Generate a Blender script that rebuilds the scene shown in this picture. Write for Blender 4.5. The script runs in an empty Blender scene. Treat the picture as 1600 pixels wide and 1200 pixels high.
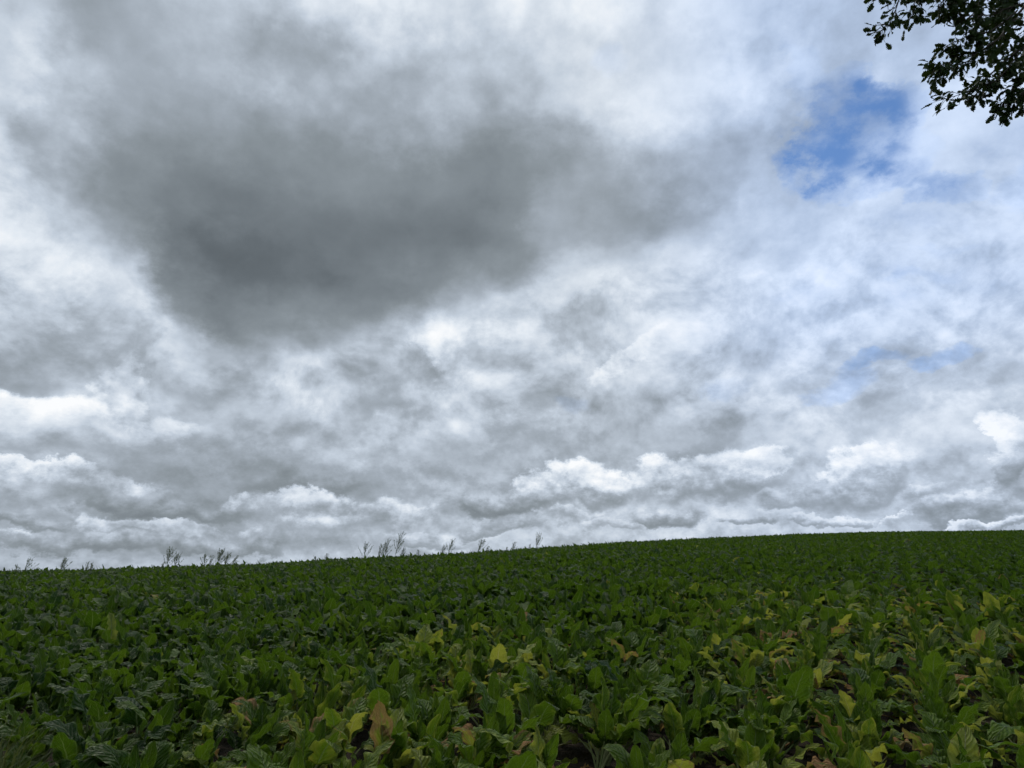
import bpy, math, random
import numpy as np
from mathutils import Matrix, Vector, Euler

R = math.radians
scene = bpy.context.scene
COL = scene.collection

# ------------------------------------------------------------------ camera
CAM_Z = 1.62
PITCH = 15.3
LENS = 25.0
FPX = LENS / 36.0 * 1600.0            # focal length in photograph pixels
cam_data = bpy.data.cameras.new('camera')
cam_data.lens = LENS
cam_data.sensor_width = 36.0
cam_data.clip_start = 0.05
cam_data.clip_end = 6000.0
cam = bpy.data.objects.new('camera', cam_data)
cam.location = (0, 0, CAM_Z)
cam.rotation_euler = (R(90 + PITCH), 0, 0)
COL.objects.link(cam)
scene.camera = cam
SP, CP = math.sin(R(PITCH)), math.cos(R(PITCH))

def pix_dir(px, py):
    """unit world direction of a photograph pixel"""
    a, b = px - 800.0, 600.0 - py
    v = np.array([a, FPX * CP - b * SP, FPX * SP + b * CP])
    return v / np.linalg.norm(v)

def dir_pix(d):
    f = d[1] * CP + d[2] * SP
    u = -d[1] * SP + d[2] * CP
    if f <= 1e-4:
        return None
    return 800 + FPX * d[0] / f, 600 - FPX * u / f

# ------------------------------------------------------------------ exposure
vs = scene.view_settings
vs.view_transform = 'Standard'
vs.look = 'None'
vs.exposure = 0.0
vs.gamma = 1.0
vs.use_curve_mapping = False
scene.cycles.use_denoising = True
scene.cycles.use_adaptive_sampling = True
scene.cycles.adaptive_threshold = 0.015
scene.cycles.adaptive_min_samples = 10
scene.cycles.max_bounces = 6
scene.cycles.diffuse_bounces = 2
scene.cycles.glossy_bounces = 2
scene.cycles.transmission_bounces = 3

# ------------------------------------------------------------------ node helper
class NT:
    """small wrapper that builds shader node graphs from expressions"""
    def __init__(self, tree):
        self.t = tree
    def node(self, kind, **kw):
        n = self.t.nodes.new(kind)
        for k, v in kw.items():
            setattr(n, k, v)
        return n
    def put(self, sock, v):
        if isinstance(v, bpy.types.NodeSocket):
            self.t.links.new(v, sock)
        elif v is not None:
            sock.default_value = v
    def m(self, op, a, b=None, c=None, clamp=False):
        n = self.node('ShaderNodeMath', operation=op, use_clamp=clamp)
        for i, v in enumerate((a, b, c)):
            if v is not None:
                self.put(n.inputs[i], v)
        return n.outputs[0]
    def add(self, a, b): return self.m('ADD', a, b)
    def sub(self, a, b): return self.m('SUBTRACT', a, b)
    def mul(self, a, b): return self.m('MULTIPLY', a, b)
    def div(self, a, b): return self.m('DIVIDE', a, b)
    def mad(self, a, b, c): return self.m('MULTIPLY_ADD', a, b, c)
    def smooth(self, x, lo, hi, tlo=0.0, thi=1.0):
        n = self.node('ShaderNodeMapRange', interpolation_type='SMOOTHSTEP')
        self.put(n.inputs[0], x)
        for i, v in enumerate((lo, hi, tlo, thi)):
            self.put(n.inputs[1 + i], v)
        return n.outputs[0]
    def lin(self, x, lo, hi, tlo=0.0, thi=1.0):
        n = self.node('ShaderNodeMapRange')
        self.put(n.inputs[0], x)
        for i, v in enumerate((lo, hi, tlo, thi)):
            self.put(n.inputs[1 + i], v)
        return n.outputs[0]
    def xyz(self, v):
        n = self.node('ShaderNodeSeparateXYZ')
        self.put(n.inputs[0], v)
        return n.outputs[0], n.outputs[1], n.outputs[2]
    def vec(self, x, y, z):
        n = self.node('ShaderNodeCombineXYZ')
        for i, v in enumerate((x, y, z)):
            self.put(n.inputs[i], v)
        return n.outputs[0]
    def vadd(self, a, b):
        n = self.node('ShaderNodeVectorMath', operation='ADD')
        self.put(n.inputs[0], a); self.put(n.inputs[1], b)
        return n.outputs[0]
    def v(self, op, a, b=None, c=None):
        n = self.node('ShaderNodeVectorMath', operation=op)
        for i, q in enumerate((a, b, c)):
            if q is not None:
                self.put(n.inputs[i], q)
        return n.outputs[0]
    def vsmooth(self, x, lo, hi, tlo, thi, interp='SMOOTHSTEP'):
        n = self.node('ShaderNodeMapRange', data_type='FLOAT_VECTOR', interpolation_type=interp)
        ins = [i for i in n.inputs if i.type == 'VECTOR']
        for i, q in zip(ins, (x, lo, hi, tlo, thi)):
            self.put(i, q)
        return n.outputs[1]
    def noise(self, v, scale, detail=4.0, rough=0.55, dims='3D', dist=0.0, color=False, lac=2.0, w=None):
        n = self.node('ShaderNodeTexNoise', noise_dimensions=dims)
        if v is not None:
            self.put(n.inputs['Vector'], v)
        if w is not None:
            self.put(n.inputs['W'], w)
        n.inputs['Scale'].default_value = scale
        n.inputs['Detail'].default_value = detail
        n.inputs['Roughness'].default_value = rough
        n.inputs['Lacunarity'].default_value = lac
        n.inputs['Distortion'].default_value = dist
        return n.outputs[1] if color else n.outputs[0]
    def ramp(self, x, stops, interp='LINEAR'):
        n = self.node('ShaderNodeValToRGB')
        cr = n.color_ramp
        cr.interpolation = interp
        while len(cr.elements) < len(stops):
            cr.elements.new(0.5)
        for e, (p, c) in zip(cr.elements, sorted(stops, key=lambda s: s[0])):
            e.position = p
            e.color = (c[0], c[1], c[2], 1.0)
        self.put(n.inputs[0], x)
        return n.outputs[0]
    def mix(self, f, a, b, mode='MIX'):
        n = self.node('ShaderNodeMix', data_type='RGBA', blend_type=mode)
        n.clamp_factor = True
        self.put(n.inputs[0], f)
        for i, v in ((6, a), (7, b)):
            if isinstance(v, (tuple, list)) and len(v) == 3:
                v = (*v, 1.0)
            self.put(n.inputs[i], v)
        return n.outputs[2]

def srgb(r, g, b):
    def f(c):
        c /= 255.0
        return c / 12.92 if c <= 0.04045 else ((c + 0.055) / 1.055) ** 2.4
    return (f(r), f(g), f(b))

# ------------------------------------------------------------------ sky
SUN_EL, SUN_AZ = 52.0, -25.0          # high in front, a little to the left, behind the dark cloud
world = bpy.data.worlds.new('World')
scene.world = world
world.use_nodes = True

# brightness of the cloud cover, as seen around the horizon (rows of the sky, low frequencies only)
SKY_X = [0, 60, 120, 180, 250, 330, 400, 480, 560, 650, 720, 800, 900, 1000, 1100, 1200, 1300, 1400, 1500, 1600]
SKY_ROWS = {
    -60: [.74,.66,.60,.60,.64,.70,.74,.78,.80,.80,.80,.82,.80,.78,.74,.74,.74,.75,.76,.76],
    30:  [.74,.63,.58,.58,.62,.68,.74,.79,.80,.79,.77,.82,.83,.80,.74,.72,.73,.75,.76,.77],
    130: [.86,.76,.68,.63,.61,.62,.65,.62,.64,.69,.72,.76,.83,.89,.87,.80,.72,.74,.76,.77],
    220: [.82,.72,.65,.60,.57,.55,.55,.55,.54,.54,.55,.58,.66,.77,.75,.68,.72,.74,.75,.76],
    320: [.74,.62,.54,.51,.48,.46,.47,.48,.48,.46,.44,.45,.51,.545,.575,.67,.82,.77,.75,.75],
    400: [.78,.82,.80,.62,.45,.40,.41,.44,.46,.46,.46,.55,.73,.75,.78,.81,.80,.78,.76,.76],
    470: [.66,.70,.76,.82,.62,.45,.42,.42,.48,.57,.70,.77,.74,.75,.77,.79,.78,.78,.77,.77],
    540: [.62,.62,.64,.80,.68,.72,.76,.72,.68,.64,.74,.73,.66,.72,.77,.78,.76,.74,.76,.76],
    620: [.76,.76,.66,.72,.66,.63,.68,.72,.66,.68,.72,.72,.67,.63,.63,.68,.74,.80,.74,.73],
    700: [.66,.66,.68,.62,.60,.62,.60,.60,.66,.66,.63,.68,.63,.66,.62,.80,.70,.76,.68,.74],
    770: [.66,.76,.62,.56,.52,.56,.60,.56,.58,.66,.68,.60,.68,.66,.75,.70,.66,.68,.67,.64],
    840: [.62,.62,.60,.58,.58,.60,.63,.64,.64,.66,.67,.70,.71,.72,.73,.73,.72,.71,.70,.68],
    900: [.66,.66,.66,.66,.66,.67,.68,.68,.68,.70,.71,.72,.73,.74,.74,.74,.73,.72,.71,.70]}
# lower edge of the big dark cloud (photograph pixels), and the far clouds one by one:
# centre x, y, half width, half height, turn, brightness of top, of base, edge softness, strength
DARK_EDGE = [(-500, 60), (-200, 150), (-60, 240), (40, 310), (100, 352), (180, 398), (230, 450), (300, 502), (380, 528), (480, 545), (520, 540), (560, 522), (640, 492),
             (720, 474), (790, 446), (850, 412), (920, 384), (1000, 362), (1100, 334), (1180, 292), (1212, 240), (1232, 150), (1260, 60), (1400, -60), (2100, -200)]
CLOUDS = [
    (1070, 640, 150, 46, -8, .69, .63, .9, .7), (870, 560, 95, 46, 10, .71, .66, .9, .7), (980, 548, 60, 16, 35, .84, .78, .9, .6),
    (1395, 600, 74, 50, 8, .84, .64, .5, .8), (620, 600, 80, 58, 15, .68, .62, .9, .7), (690, 552, 34, 46, -20, .86, .80, .9, .7),
    (520, 596, 76, 36, 5, .79, .74, .9, .6), (310, 580, 150, 42, -14, .68, .61, .8, .8), (185, 604, 26, 60, -40, .82, .78, .9, .65),
    (10, 580, 100, 34, 0, .62, .56, .8, .8), (50, 640, 120, 24, 5, .88, .76, .6, .8), (80, 690, 120, 28, 4, .72, .60, .6, .8),
    (420, 715, 180, 46, -3, .68, .58, .6, .7), (465, 752, 105, 22, 0, .62, .52, .5, .8), (760, 690, 90, 40, 0, .72, .60, .7, .6),
    (250, 672, 60, 26, 0, .84, .70, .7, .6), (610, 668, 60, 30, 20, .80, .72, .8, .6),
    (55, 750, 95, 20, 3, .90, .70, .45, .85), (170, 765, 90, 26, 0, .74, .58, .5, .8), (250, 794, 150, 17, -2, .62, .51, .5, .9),
    (450, 786, 100, 22, 0, .80, .66, .5, .8), (1125, 735, 122, 42, 6, .92, .60, .35, .95), (1205, 708, 42, 26, 0, .94, .78, .35, .8),
    (1345, 738, 78, 48, 18, .90, .60, .4, .9), (1362, 700, 34, 20, 20, .93, .80, .4, .8), (840, 768, 56, 32, 0, .92, .58, .35, .95), (930, 762, 52, 34, 0, .93, .58, .35, .95),
    (770, 792, 80, 22, 0, .70, .52, .45, .9), (1585, 705, 34, 50, 10, .90, .58, .35, .9), (1440, 760, 60, 14, 8, .78, .66, .5, .8),
    (1250, 770, 80, 18, 0, .72, .58, .5, .8), (1510, 786, 110, 24, 8, .80, .56, .4, .9),
    (40, 813, 120, 13, 0, .66, .54, .5, .85), (1045, 802, 60, 18, 0, .74, .55, .4, .9), (620, 800, 60, 22, 0, .78, .64, .5, .8), (540, 815, 90, 16, 0, .74, .61, .5, .8),
    (260, 824, 130, 10, 0, .76, .68, .5, .8), (20, 842, 44, 12, 0, .78, .62, .4, .8), (140, 850, 140, 17, 0, .68, .53, .45, .9), (350, 850, 95, 15, 0, .66, .53, .45, .9),
    (660, 838, 70, 14, 0, .72, .58, .45, .85), (770, 826, 66, 10, 0, .68, .57, .45, .9), (870, 812, 60, 12, 0, .78, .64, .45, .85), (1180, 808, 46, 8, 0, .70, .58, .4, .9),
    (1300, 806, 60, 9, 4, .78, .60, .4, .9), (1385, 804, 38, 8, 0, .88, .72, .4, .9), (1540, 814, 90, 9, 3, .80, .59, .4, .9), (960, 822, 60, 9, 0, .76, .64, .4, .8)]
# where the cover is thin and blue comes through: centre x, y, radius x, y, amount
SKY_GAPS = [(1315, 195, 62, 62, .80), (1258, 250, 46, 34, .55), (1375, 172, 60, 26, .55), (1450, 288, 36, 20, .55), (1340, 288, 60, 24, .55), (1400, 235, 50, 40, .35),
            (1480, 563, 52, 16, .46), (1320, 590, 56, 24, .38), (1145, 595, 34, 22, .2), (960, 95, 40, 25, .15), (1240, 130, 40, 60, .35), (1520, 330, 150, 40, .28),
            (1370, 552, 60, 12, .4), (895, 628, 28, 14, .16), (1140, 90, 34, 30, .25), (1500, 450, 120, 25, .28), (1375, 425, 160, 24, .28), (1560, 230, 70, 60, .3)]

def sky_sample(px, py):
    ys = sorted(SKY_ROWS)
    py = min(max(py, ys[0]), ys[-1])
    col = [np.interp(px, SKY_X, SKY_ROWS[y]) for y in ys]
    L = float(np.interp(py, ys, col))
    ex = [p[0] for p in DARK_EDGE]; ey = [p[1] for p in DARK_EDGE]
    edge = float(np.interp(px, ex, ey))
    # outside the dark cloud: the bright cover behind its edge; inside: what lies well inside it
    out_y = max(py, edge + 45.0)
    bgL = float(np.interp(min(max(out_y, ys[0]), ys[-1]), ys, col))
    if py < edge + 45:
        bgL = max(bgL, 0.76)
    in_y = min(py, edge - 38.0)
    inL = float(np.interp(min(max(in_y, ys[0]), ys[-1]), ys, col))
    return bgL, inL

def build_sky():
    nt = NT(world.node_tree)
    world.node_tree.nodes.clear()
    d = nt.node('ShaderNodeTexCoord').outputs['Generated']
    x, y, z = nt.xyz(d)
    z = nt.m('MAXIMUM', z, 0.0)
    el = nt.m('ARCSINE', z)
    az = nt.m('ARCTAN2', x, y)
    # cloud features shrink towards the horizon: three bands of elevation, each with its own scale
    hi_w = nt.smooth(el, R(17), R(34))
    lo_w = nt.smooth(el, R(13), R(5))
    mid_w = nt.sub(nt.sub(1.0, hi_w), lo_w)
    def band(off, sc, flat, detail, rough, dist=0.0, color=False):
        v = nt.vec(x, y, nt.mul(nt.add(z, off), flat))
        return nt.noise(v, sc, detail, rough, '3D', dist, color)
    # ragged outlines: the direction is pushed about by turbulence, less so near the horizon
    ax_, ay_, _ = nt.xyz(band(0, 4.2, 1.2, 3, 0.5, color=True))
    bx_, by_, bz_ = nt.xyz(band(0.7, 13.0, 1.4, 6, 0.62, color=True))
    big = nt.smooth(el, R(3), R(26), 0.05, 0.13)
    azw = nt.add(az, nt.add(nt.mul(nt.sub(ax_, 0.5), big), nt.mul(nt.sub(bx_, 0.5), 0.13)))
    elw = nt.add(el, nt.add(nt.mul(nt.sub(ay_, 0.5), nt.mul(big, 0.75)), nt.mul(nt.sub(by_, 0.5), 0.07)))
    t = nt.lin(azw, -R(60), R(60))
    # rows of the sky by elevation, each a ramp around the compass
    EL = [0.0, 1.6, 4.2, 6.8, 9.8, 13.0, 16.5, 20, 23.5, 27.5, 32, 37, 44, 56]
    table = None
    for i, e in enumerate(EL):
        stops = []
        for k in range(31):
            a = -60 + 120 * k / 30.0
            dd = np.array([math.sin(R(a)) * math.cos(R(e)), math.cos(R(a)) * math.cos(R(e)), math.sin(R(e))])
            px, py = dir_pix(dd)
            L, D = sky_sample(px, py)
            far = min(1.0, max(0.0, (abs(a) - 42) / 16.0))
            high = min(1.0, max(0.0, (e - 44) / 12.0))
            f = max(far, high)
            L = L * (1 - f) + 0.68 * f
            D = D * (1 - f) + 0.66 * f
            stops.append((k / 30.0, (L, 0.0, D)))
        c = nt.ramp(t, stops, 'EASE')
        # each row fades in over the one below it
        if i == 0:
            table = c
        else:
            table = nt.mix(nt.smooth(elw, R(EL[i - 1]), R(e)), table, c)
    total_L, _, total_D = nt.xyz(table)
    # gaps in the cover
    AZ3, EL3 = nt.vec(azw, azw, azw), nt.vec(elw, elw, elw)
    total_G = None
    for g in range(0, len(SKY_GAPS), 3):
        rows = []
        for cx, cy, rx, ry, am in (SKY_GAPS[g:g + 3] + [(0, -900, 1, 1, 0)] * 2)[:3]:
            dd = pix_dir(cx, cy)
            h = math.hypot((cx - 800) / FPX, 1.0)
            ra, rb = rx / FPX / h ** 1.3, ry / FPX / h
            rows.append((1 / ra, -math.atan2(dd[0], dd[1]) / ra, 1 / rb, -math.asin(dd[2]) / rb, am))
        col = list(zip(*rows))
        X = nt.v('MULTIPLY_ADD', AZ3, col[0], col[1])
        Y = nt.v('MULTIPLY_ADD', EL3, col[2], col[3])
        q = nt.v('MULTIPLY_ADD', X, X, nt.v('MULTIPLY', Y, Y))
        w3 = nt.xyz(nt.vsmooth(q, (2.6,) * 3, (0,) * 3, (0,) * 3, col[4]))
        sm = nt.add(nt.add(w3[0], w3[1]), w3[2])
        total_G = sm if total_G is None else nt.add(total_G, sm)
    # billows: lit from above, so brightness follows the fall of density upward
    hx, hy = nt.sub(bx_, 0.5), nt.sub(by_, 0.5)
    nH = band(0.0, 3.4, 1.0, 7, 0.55, 0.0)
    rH = nt.sub(nH, band(0.03, 3.4, 1.0, 4, 0.5, 0.0))
    nM = band(3.1, 7.5, 1.25, 7, 0.60, 0.15)
    rM = nt.sub(nM, band(3.125, 7.5, 1.25, 4, 0.55, 0.15))
    nL = band(6.7, 17.0, 1.45, 7, 0.62, 0.0)
    rL = nt.sub(nL, band(6.713, 17.0, 1.45, 4, 0.55, 0.0))
    def tri(h, m_, l):
        return nt.add(nt.mul(h, hi_w), nt.add(nt.mul(m_, mid_w), nt.mul(l, lo_w)))
    n1 = tri(nH, nM, nL)
    n1c = nt.sub(n1, 0.5)
    # far and middle clouds, each over the ones behind it
    L = total_L
    rag = nt.add(nt.mul(n1c, 3.6), nt.mul(hx, 1.2))
    RAG3 = nt.vec(rag, rag, rag)
    SHADE_RAG = nt.v('SCALE', RAG3); SHADE_RAG.node.inputs['Scale'].default_value = 0.45
    EDGE_RAG = nt.v('SCALE', RAG3); EDGE_RAG.node.inputs['Scale'].default_value = 0.70
    for g in range(0, len(CLOUDS), 3):             # three clouds per set of nodes, one in each vector component
        rows = []
        for cx, cy, ha, hb, rot, lt, lb, soft, op in CLOUDS[g:g + 3]:
            if cy > 690:                           # the far heaps are crisp: white tops, grey bases
                lt, lb, op = lt - .01, lb - .02, min(1, op + .05)
            dd = pix_dir(cx, cy)
            a0, e0 = math.atan2(dd[0], dd[1]), math.asin(dd[2])
            h = math.hypot((cx - 800) / FPX, 1.0)
            ra, rb = ha / FPX / h ** 1.3, hb / FPX / h
            rows.append((1 / ra, -a0 / ra, 1 / rb, -e0 / rb, -math.tan(R(rot)) * ra / rb,
                         (1 + soft * .30) ** 2, max(1 - soft * .75, .02) ** 2, min(1.0, op * 1.12), lb, lt))
        col = list(zip(*rows))
        X = nt.v('MULTIPLY_ADD', AZ3, col[0], col[1])
        Y = nt.v('MULTIPLY_ADD', EL3, col[2], col[3])
        Y = nt.v('MULTIPLY_ADD', X, col[4], Y)
        q = nt.v('MULTIPLY_ADD', X, X, nt.v('MULTIPLY', Y, Y))
        al = nt.vsmooth(nt.v('SUBTRACT', q, EDGE_RAG), col[5], col[6], (0, 0, 0), col[7])
        sh = nt.vsmooth(nt.v('ADD', Y, SHADE_RAG), (-.75,) * 3, (.95,) * 3, col[8], col[9])
        for A, S_ in zip(nt.xyz(al), nt.xyz(sh)):
            L = nt.mad(A, nt.sub(S_, L), L)
    # the big dark cloud hangs in front of them
    stops = []
    for k in range(31):
        a = -60 + 120 * k / 30.0
        px = 800 + FPX * math.tan(R(a)) * 1.02
        # elevation of the edge seen at this compass angle
        for _ in range(3):
            py = float(np.interp(px, [p[0] for p in DARK_EDGE], [p[1] for p in DARK_EDGE]))
            f = FPX * CP - (600 - py) * SP
            px = 800 + math.tan(R(a)) * f
        e = math.asin(pix_dir(px, py)[2])
        stops.append((k / 30.0, (e, e, e)))
    edge = nt.xyz(nt.ramp(t, stops, 'LINEAR'))[0]
    over = nt.sub(elw, edge)
    over = nt.add(nt.add(over, 0.022), nt.mul(nt.sub(nM, 0.5), 0.11))
    mask = nt.smooth(over, -0.018, 0.050)
    L = nt.mad(mask, nt.sub(nt.mad(total_D, 1.03, -0.028), L), L)
    relief = tri(nt.mul(rH, 0.62), nt.mul(rM, 0.60), nt.mul(rL, 0.42))
    puff = nt.sub(nt.smooth(n1, 0.45, 0.56), 0.5)
    bright = nt.smooth(L, 0.45, 0.74, 0.22, 1.0)  # the thick dark base is soft
    det = nt.add(relief, nt.mul(n1c, tri(0.34, 0.22, 0.08)))
    det = nt.add(det, nt.mul(puff, tri(0.04, 0.035, 0.02)))
    det = nt.add(det, nt.mul(hy, 0.12))
    L = nt.mad(det, bright, L)
    L = nt.mad(nt.sub(L, 0.63), 1.15, 0.668)
    n2 = bx_
    # cloud colour by brightness (linear radiance)
    cloud = nt.ramp(L, [(0.30, srgb(78, 85, 90)), (0.42, srgb(102, 110, 116)), (0.55, srgb(136, 145, 152)), (0.66, srgb(164, 174, 185)),
                        (0.77, srgb(195, 206, 219)), (0.88, srgb(225, 233, 242)), (1.0, srgb(251, 253, 255))])
    # thin lavender veil where the cover is thin, and generally on the side of the gaps
    veil = nt.smooth(total_G, 0.02, 0.42)
    veil = nt.m('MAXIMUM', veil, nt.mul(nt.smooth(az, R(6), R(26)), nt.smooth(el, R(10), R(20), 0.2, 0.75)))
    tinted = nt.mix(1.0, cloud, (0.80, 0.91, 1.12), 'MULTIPLY')
    cloud = nt.mix(veil, cloud, tinted)
    gap = nt.add(total_G, nt.mul(nt.sub(n1, 0.5), 1.2))
    gap = nt.add(gap, nt.mul(nt.sub(n2, 0.5), 2.2))
    gap = nt.mul(nt.smooth(gap, 0.02, 1.05), nt.mul(nt.smooth(total_G, 0.0, 0.75), nt.smooth(nt.mad(nH, 0.5, nt.mul(bz_, 0.8)), 0.58, 0.78, 1.0, 0.45)))
    sky = nt.node('ShaderNodeTexSky', sky_type='NISHITA')
    sky.sun_disc = False
    sky.sun_elevation = R(SUN_EL)
    sky.sun_rotation = R(SUN_AZ)
    sky.altitude = 200
    sky.air_density = 1.0
    sky.dust_density = 0.6
    sky.ozone_density = 1.6
    STRENGTH = 0.12
    n = nt.node('ShaderNodeVectorMath', operation='SCALE')
    nt.put(n.inputs[0], cloud)
    n.inputs['Scale'].default_value = 1.0 / STRENGTH
    blue = nt.mix(1.0, sky.outputs[0], (0.50, 0.74, 1.0), 'MULTIPLY')
    col = nt.mix(nt.mul(gap, 0.93), n.outputs[0], blue)
    bg = nt.node('ShaderNodeBackground')
    nt.put(bg.inputs[0], col)
    bg.inputs[1].default_value = STRENGTH
    out = nt.node('ShaderNodeOutputWorld')
    nt.put(out.inputs[0], bg.outputs[0])

build_sky()
world.cycles.sampling_method = 'MANUAL'
world.cycles.sample_map_resolution = 256

sun_data = bpy.data.lights.new('sun', 'SUN')
sun_data.energy = 1.5
sun_data.angle = R(10)
sun_data.color = (1.0, 0.95, 0.88)
sun = bpy.data.objects.new('sun', sun_data)
sv = Vector((math.sin(R(SUN_AZ)) * math.cos(R(SUN_EL)), math.cos(R(SUN_AZ)) * math.cos(R(SUN_EL)), math.sin(R(SUN_EL))))
sun.rotation_euler = sv.to_track_quat('Z', 'Y').to_euler()
sun.location = sv * 50
COL.objects.link(sun)

# ------------------------------------------------------------------ terrain
CANOPY = 0.43
HEYE = CAM_Z - CANOPY
CREST_PIX = [(0, 889), (150, 886), (300, 881), (450, 876), (560, 869), (700, 863), (850, 853), (950, 846), (1100, 839), (1250, 833), (1400, 829), (1600, 828)]
_ca, _ce = [], []
for px_, py_ in CREST_PIX:
    d_ = pix_dir(px_, py_)
    _ca.append(math.degrees(math.atan2(d_[0], d_[1])))
    _ce.append(d_[2] / math.hypot(d_[0], d_[1]))
_ca = [-180, -90, -60] + _ca + [60, 90, 180]
_ce = [0.0, 0.004, 0.012] + _ce + [0.058, 0.03, 0.0]
_da = [-180, -90, -36, -20, -6, 2, 10, 18, 26, 36, 60, 90, 180]
_dd = [50, 42, 33, 34, 36, 40, 49, 64, 84, 102, 105, 80, 50]

def smooth_interp(a, xs, ys):
    a = np.asarray(a, float)
    acc = 0
    for o, w in ((-3, 1), (-1.5, 2), (0, 3), (1.5, 2), (3, 1)):
        acc = acc + w * np.interp(a + o, xs, ys)
    return acc / 9.0

def crest_dist(az_deg):
    return smooth_interp(az_deg, _da, _dd)

def ground_z(x, y):
    """height of the soil: a field that climbs from the camera to a crest and falls away behind it"""
    x = np.asarray(x, float); y = np.asarray(y, float)
    r = np.hypot(x, y) + 1e-6
    a = np.degrees(np.arctan2(x, y))
    e = smooth_interp(a, _ca, _ce)
    D = crest_dist(a)
    s = e + 2 * HEYE / D
    k = HEYE / D ** 2
    r1 = (s + 0.07) / (2 * k)                      # from here on a steady fall
    rr = np.minimum(r, r1)
    g = s * rr - k * rr * rr - 0.07 * np.maximum(r - r1, 0)
    near = np.clip(r / 2.0, 0, 1)                  # level where the photographer stands
    g = g * near * near * (3 - 2 * near)
    g = np.maximum(g, -60.0)
    g = g + 0.015 * np.sin(x * 2.1 + 0.5) * np.sin(y * 1.7)
    return g

def new_mat(name):
    m = bpy.data.materials.new(name)
    m.use_nodes = True
    m.node_tree.nodes.clear()
    return m, NT(m.node_tree)

def finish(nt, shader, disp=None):
    o = nt.node('ShaderNodeOutputMaterial')
    nt.put(o.inputs[0], shader)

def bump(nt, h, strength, dist):
    n = nt.node('ShaderNodeBump')
    nt.put(n.inputs['Strength'], strength)
    n.inputs['Distance'].default_value = dist
    nt.put(n.inputs['Height'], h)
    return n.outputs[0]

def principled(nt, col, rough, spec=0.5, normal=None):
    p = nt.node('ShaderNodeBsdfPrincipled')
    if isinstance(col, tuple) and len(col) == 3:
        col = (*col, 1)
    nt.put(p.inputs['Base Color'], col)
    nt.put(p.inputs['Roughness'], rough)
    nt.put(p.inputs['Specular IOR Level'], spec)
    if normal is not None:
        nt.put(p.inputs['Normal'], normal)
    return p.outputs[0]

def translucent_mix(nt, shader, col, f, normal=None):
    t = nt.node('ShaderNodeBsdfTranslucent')
    nt.put(t.inputs[0], col)
    mx = nt.node('ShaderNodeMixShader')
    nt.put(mx.inputs[0], f)
    nt.put(mx.inputs[1], shader); nt.put(mx.inputs[2], t.outputs[0])
    return mx.outputs[0]

def mat_soil():
    m, nt = new_mat('soil')
    p = nt.node('ShaderNodeNewGeometry').outputs['Position']
    a = nt.noise(p, 1.3, 5, 0.6); b = nt.noise(p, 22, 6, 0.65); c = nt.noise(p, 90, 3, 0.6)
    col = nt.ramp(nt.mad(a, 0.5, nt.mul(b, 0.5)), [(0.3, (.020, .014, .009)), (0.55, (.042, .031, .020)), (0.75, (.075, .056, .037))])
    h = nt.add(b, nt.mul(c, 0.4))
    finish(nt, principled(nt, col, 0.95, 0.2, bump(nt, h, 0.9, 0.05)))
    return m

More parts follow.
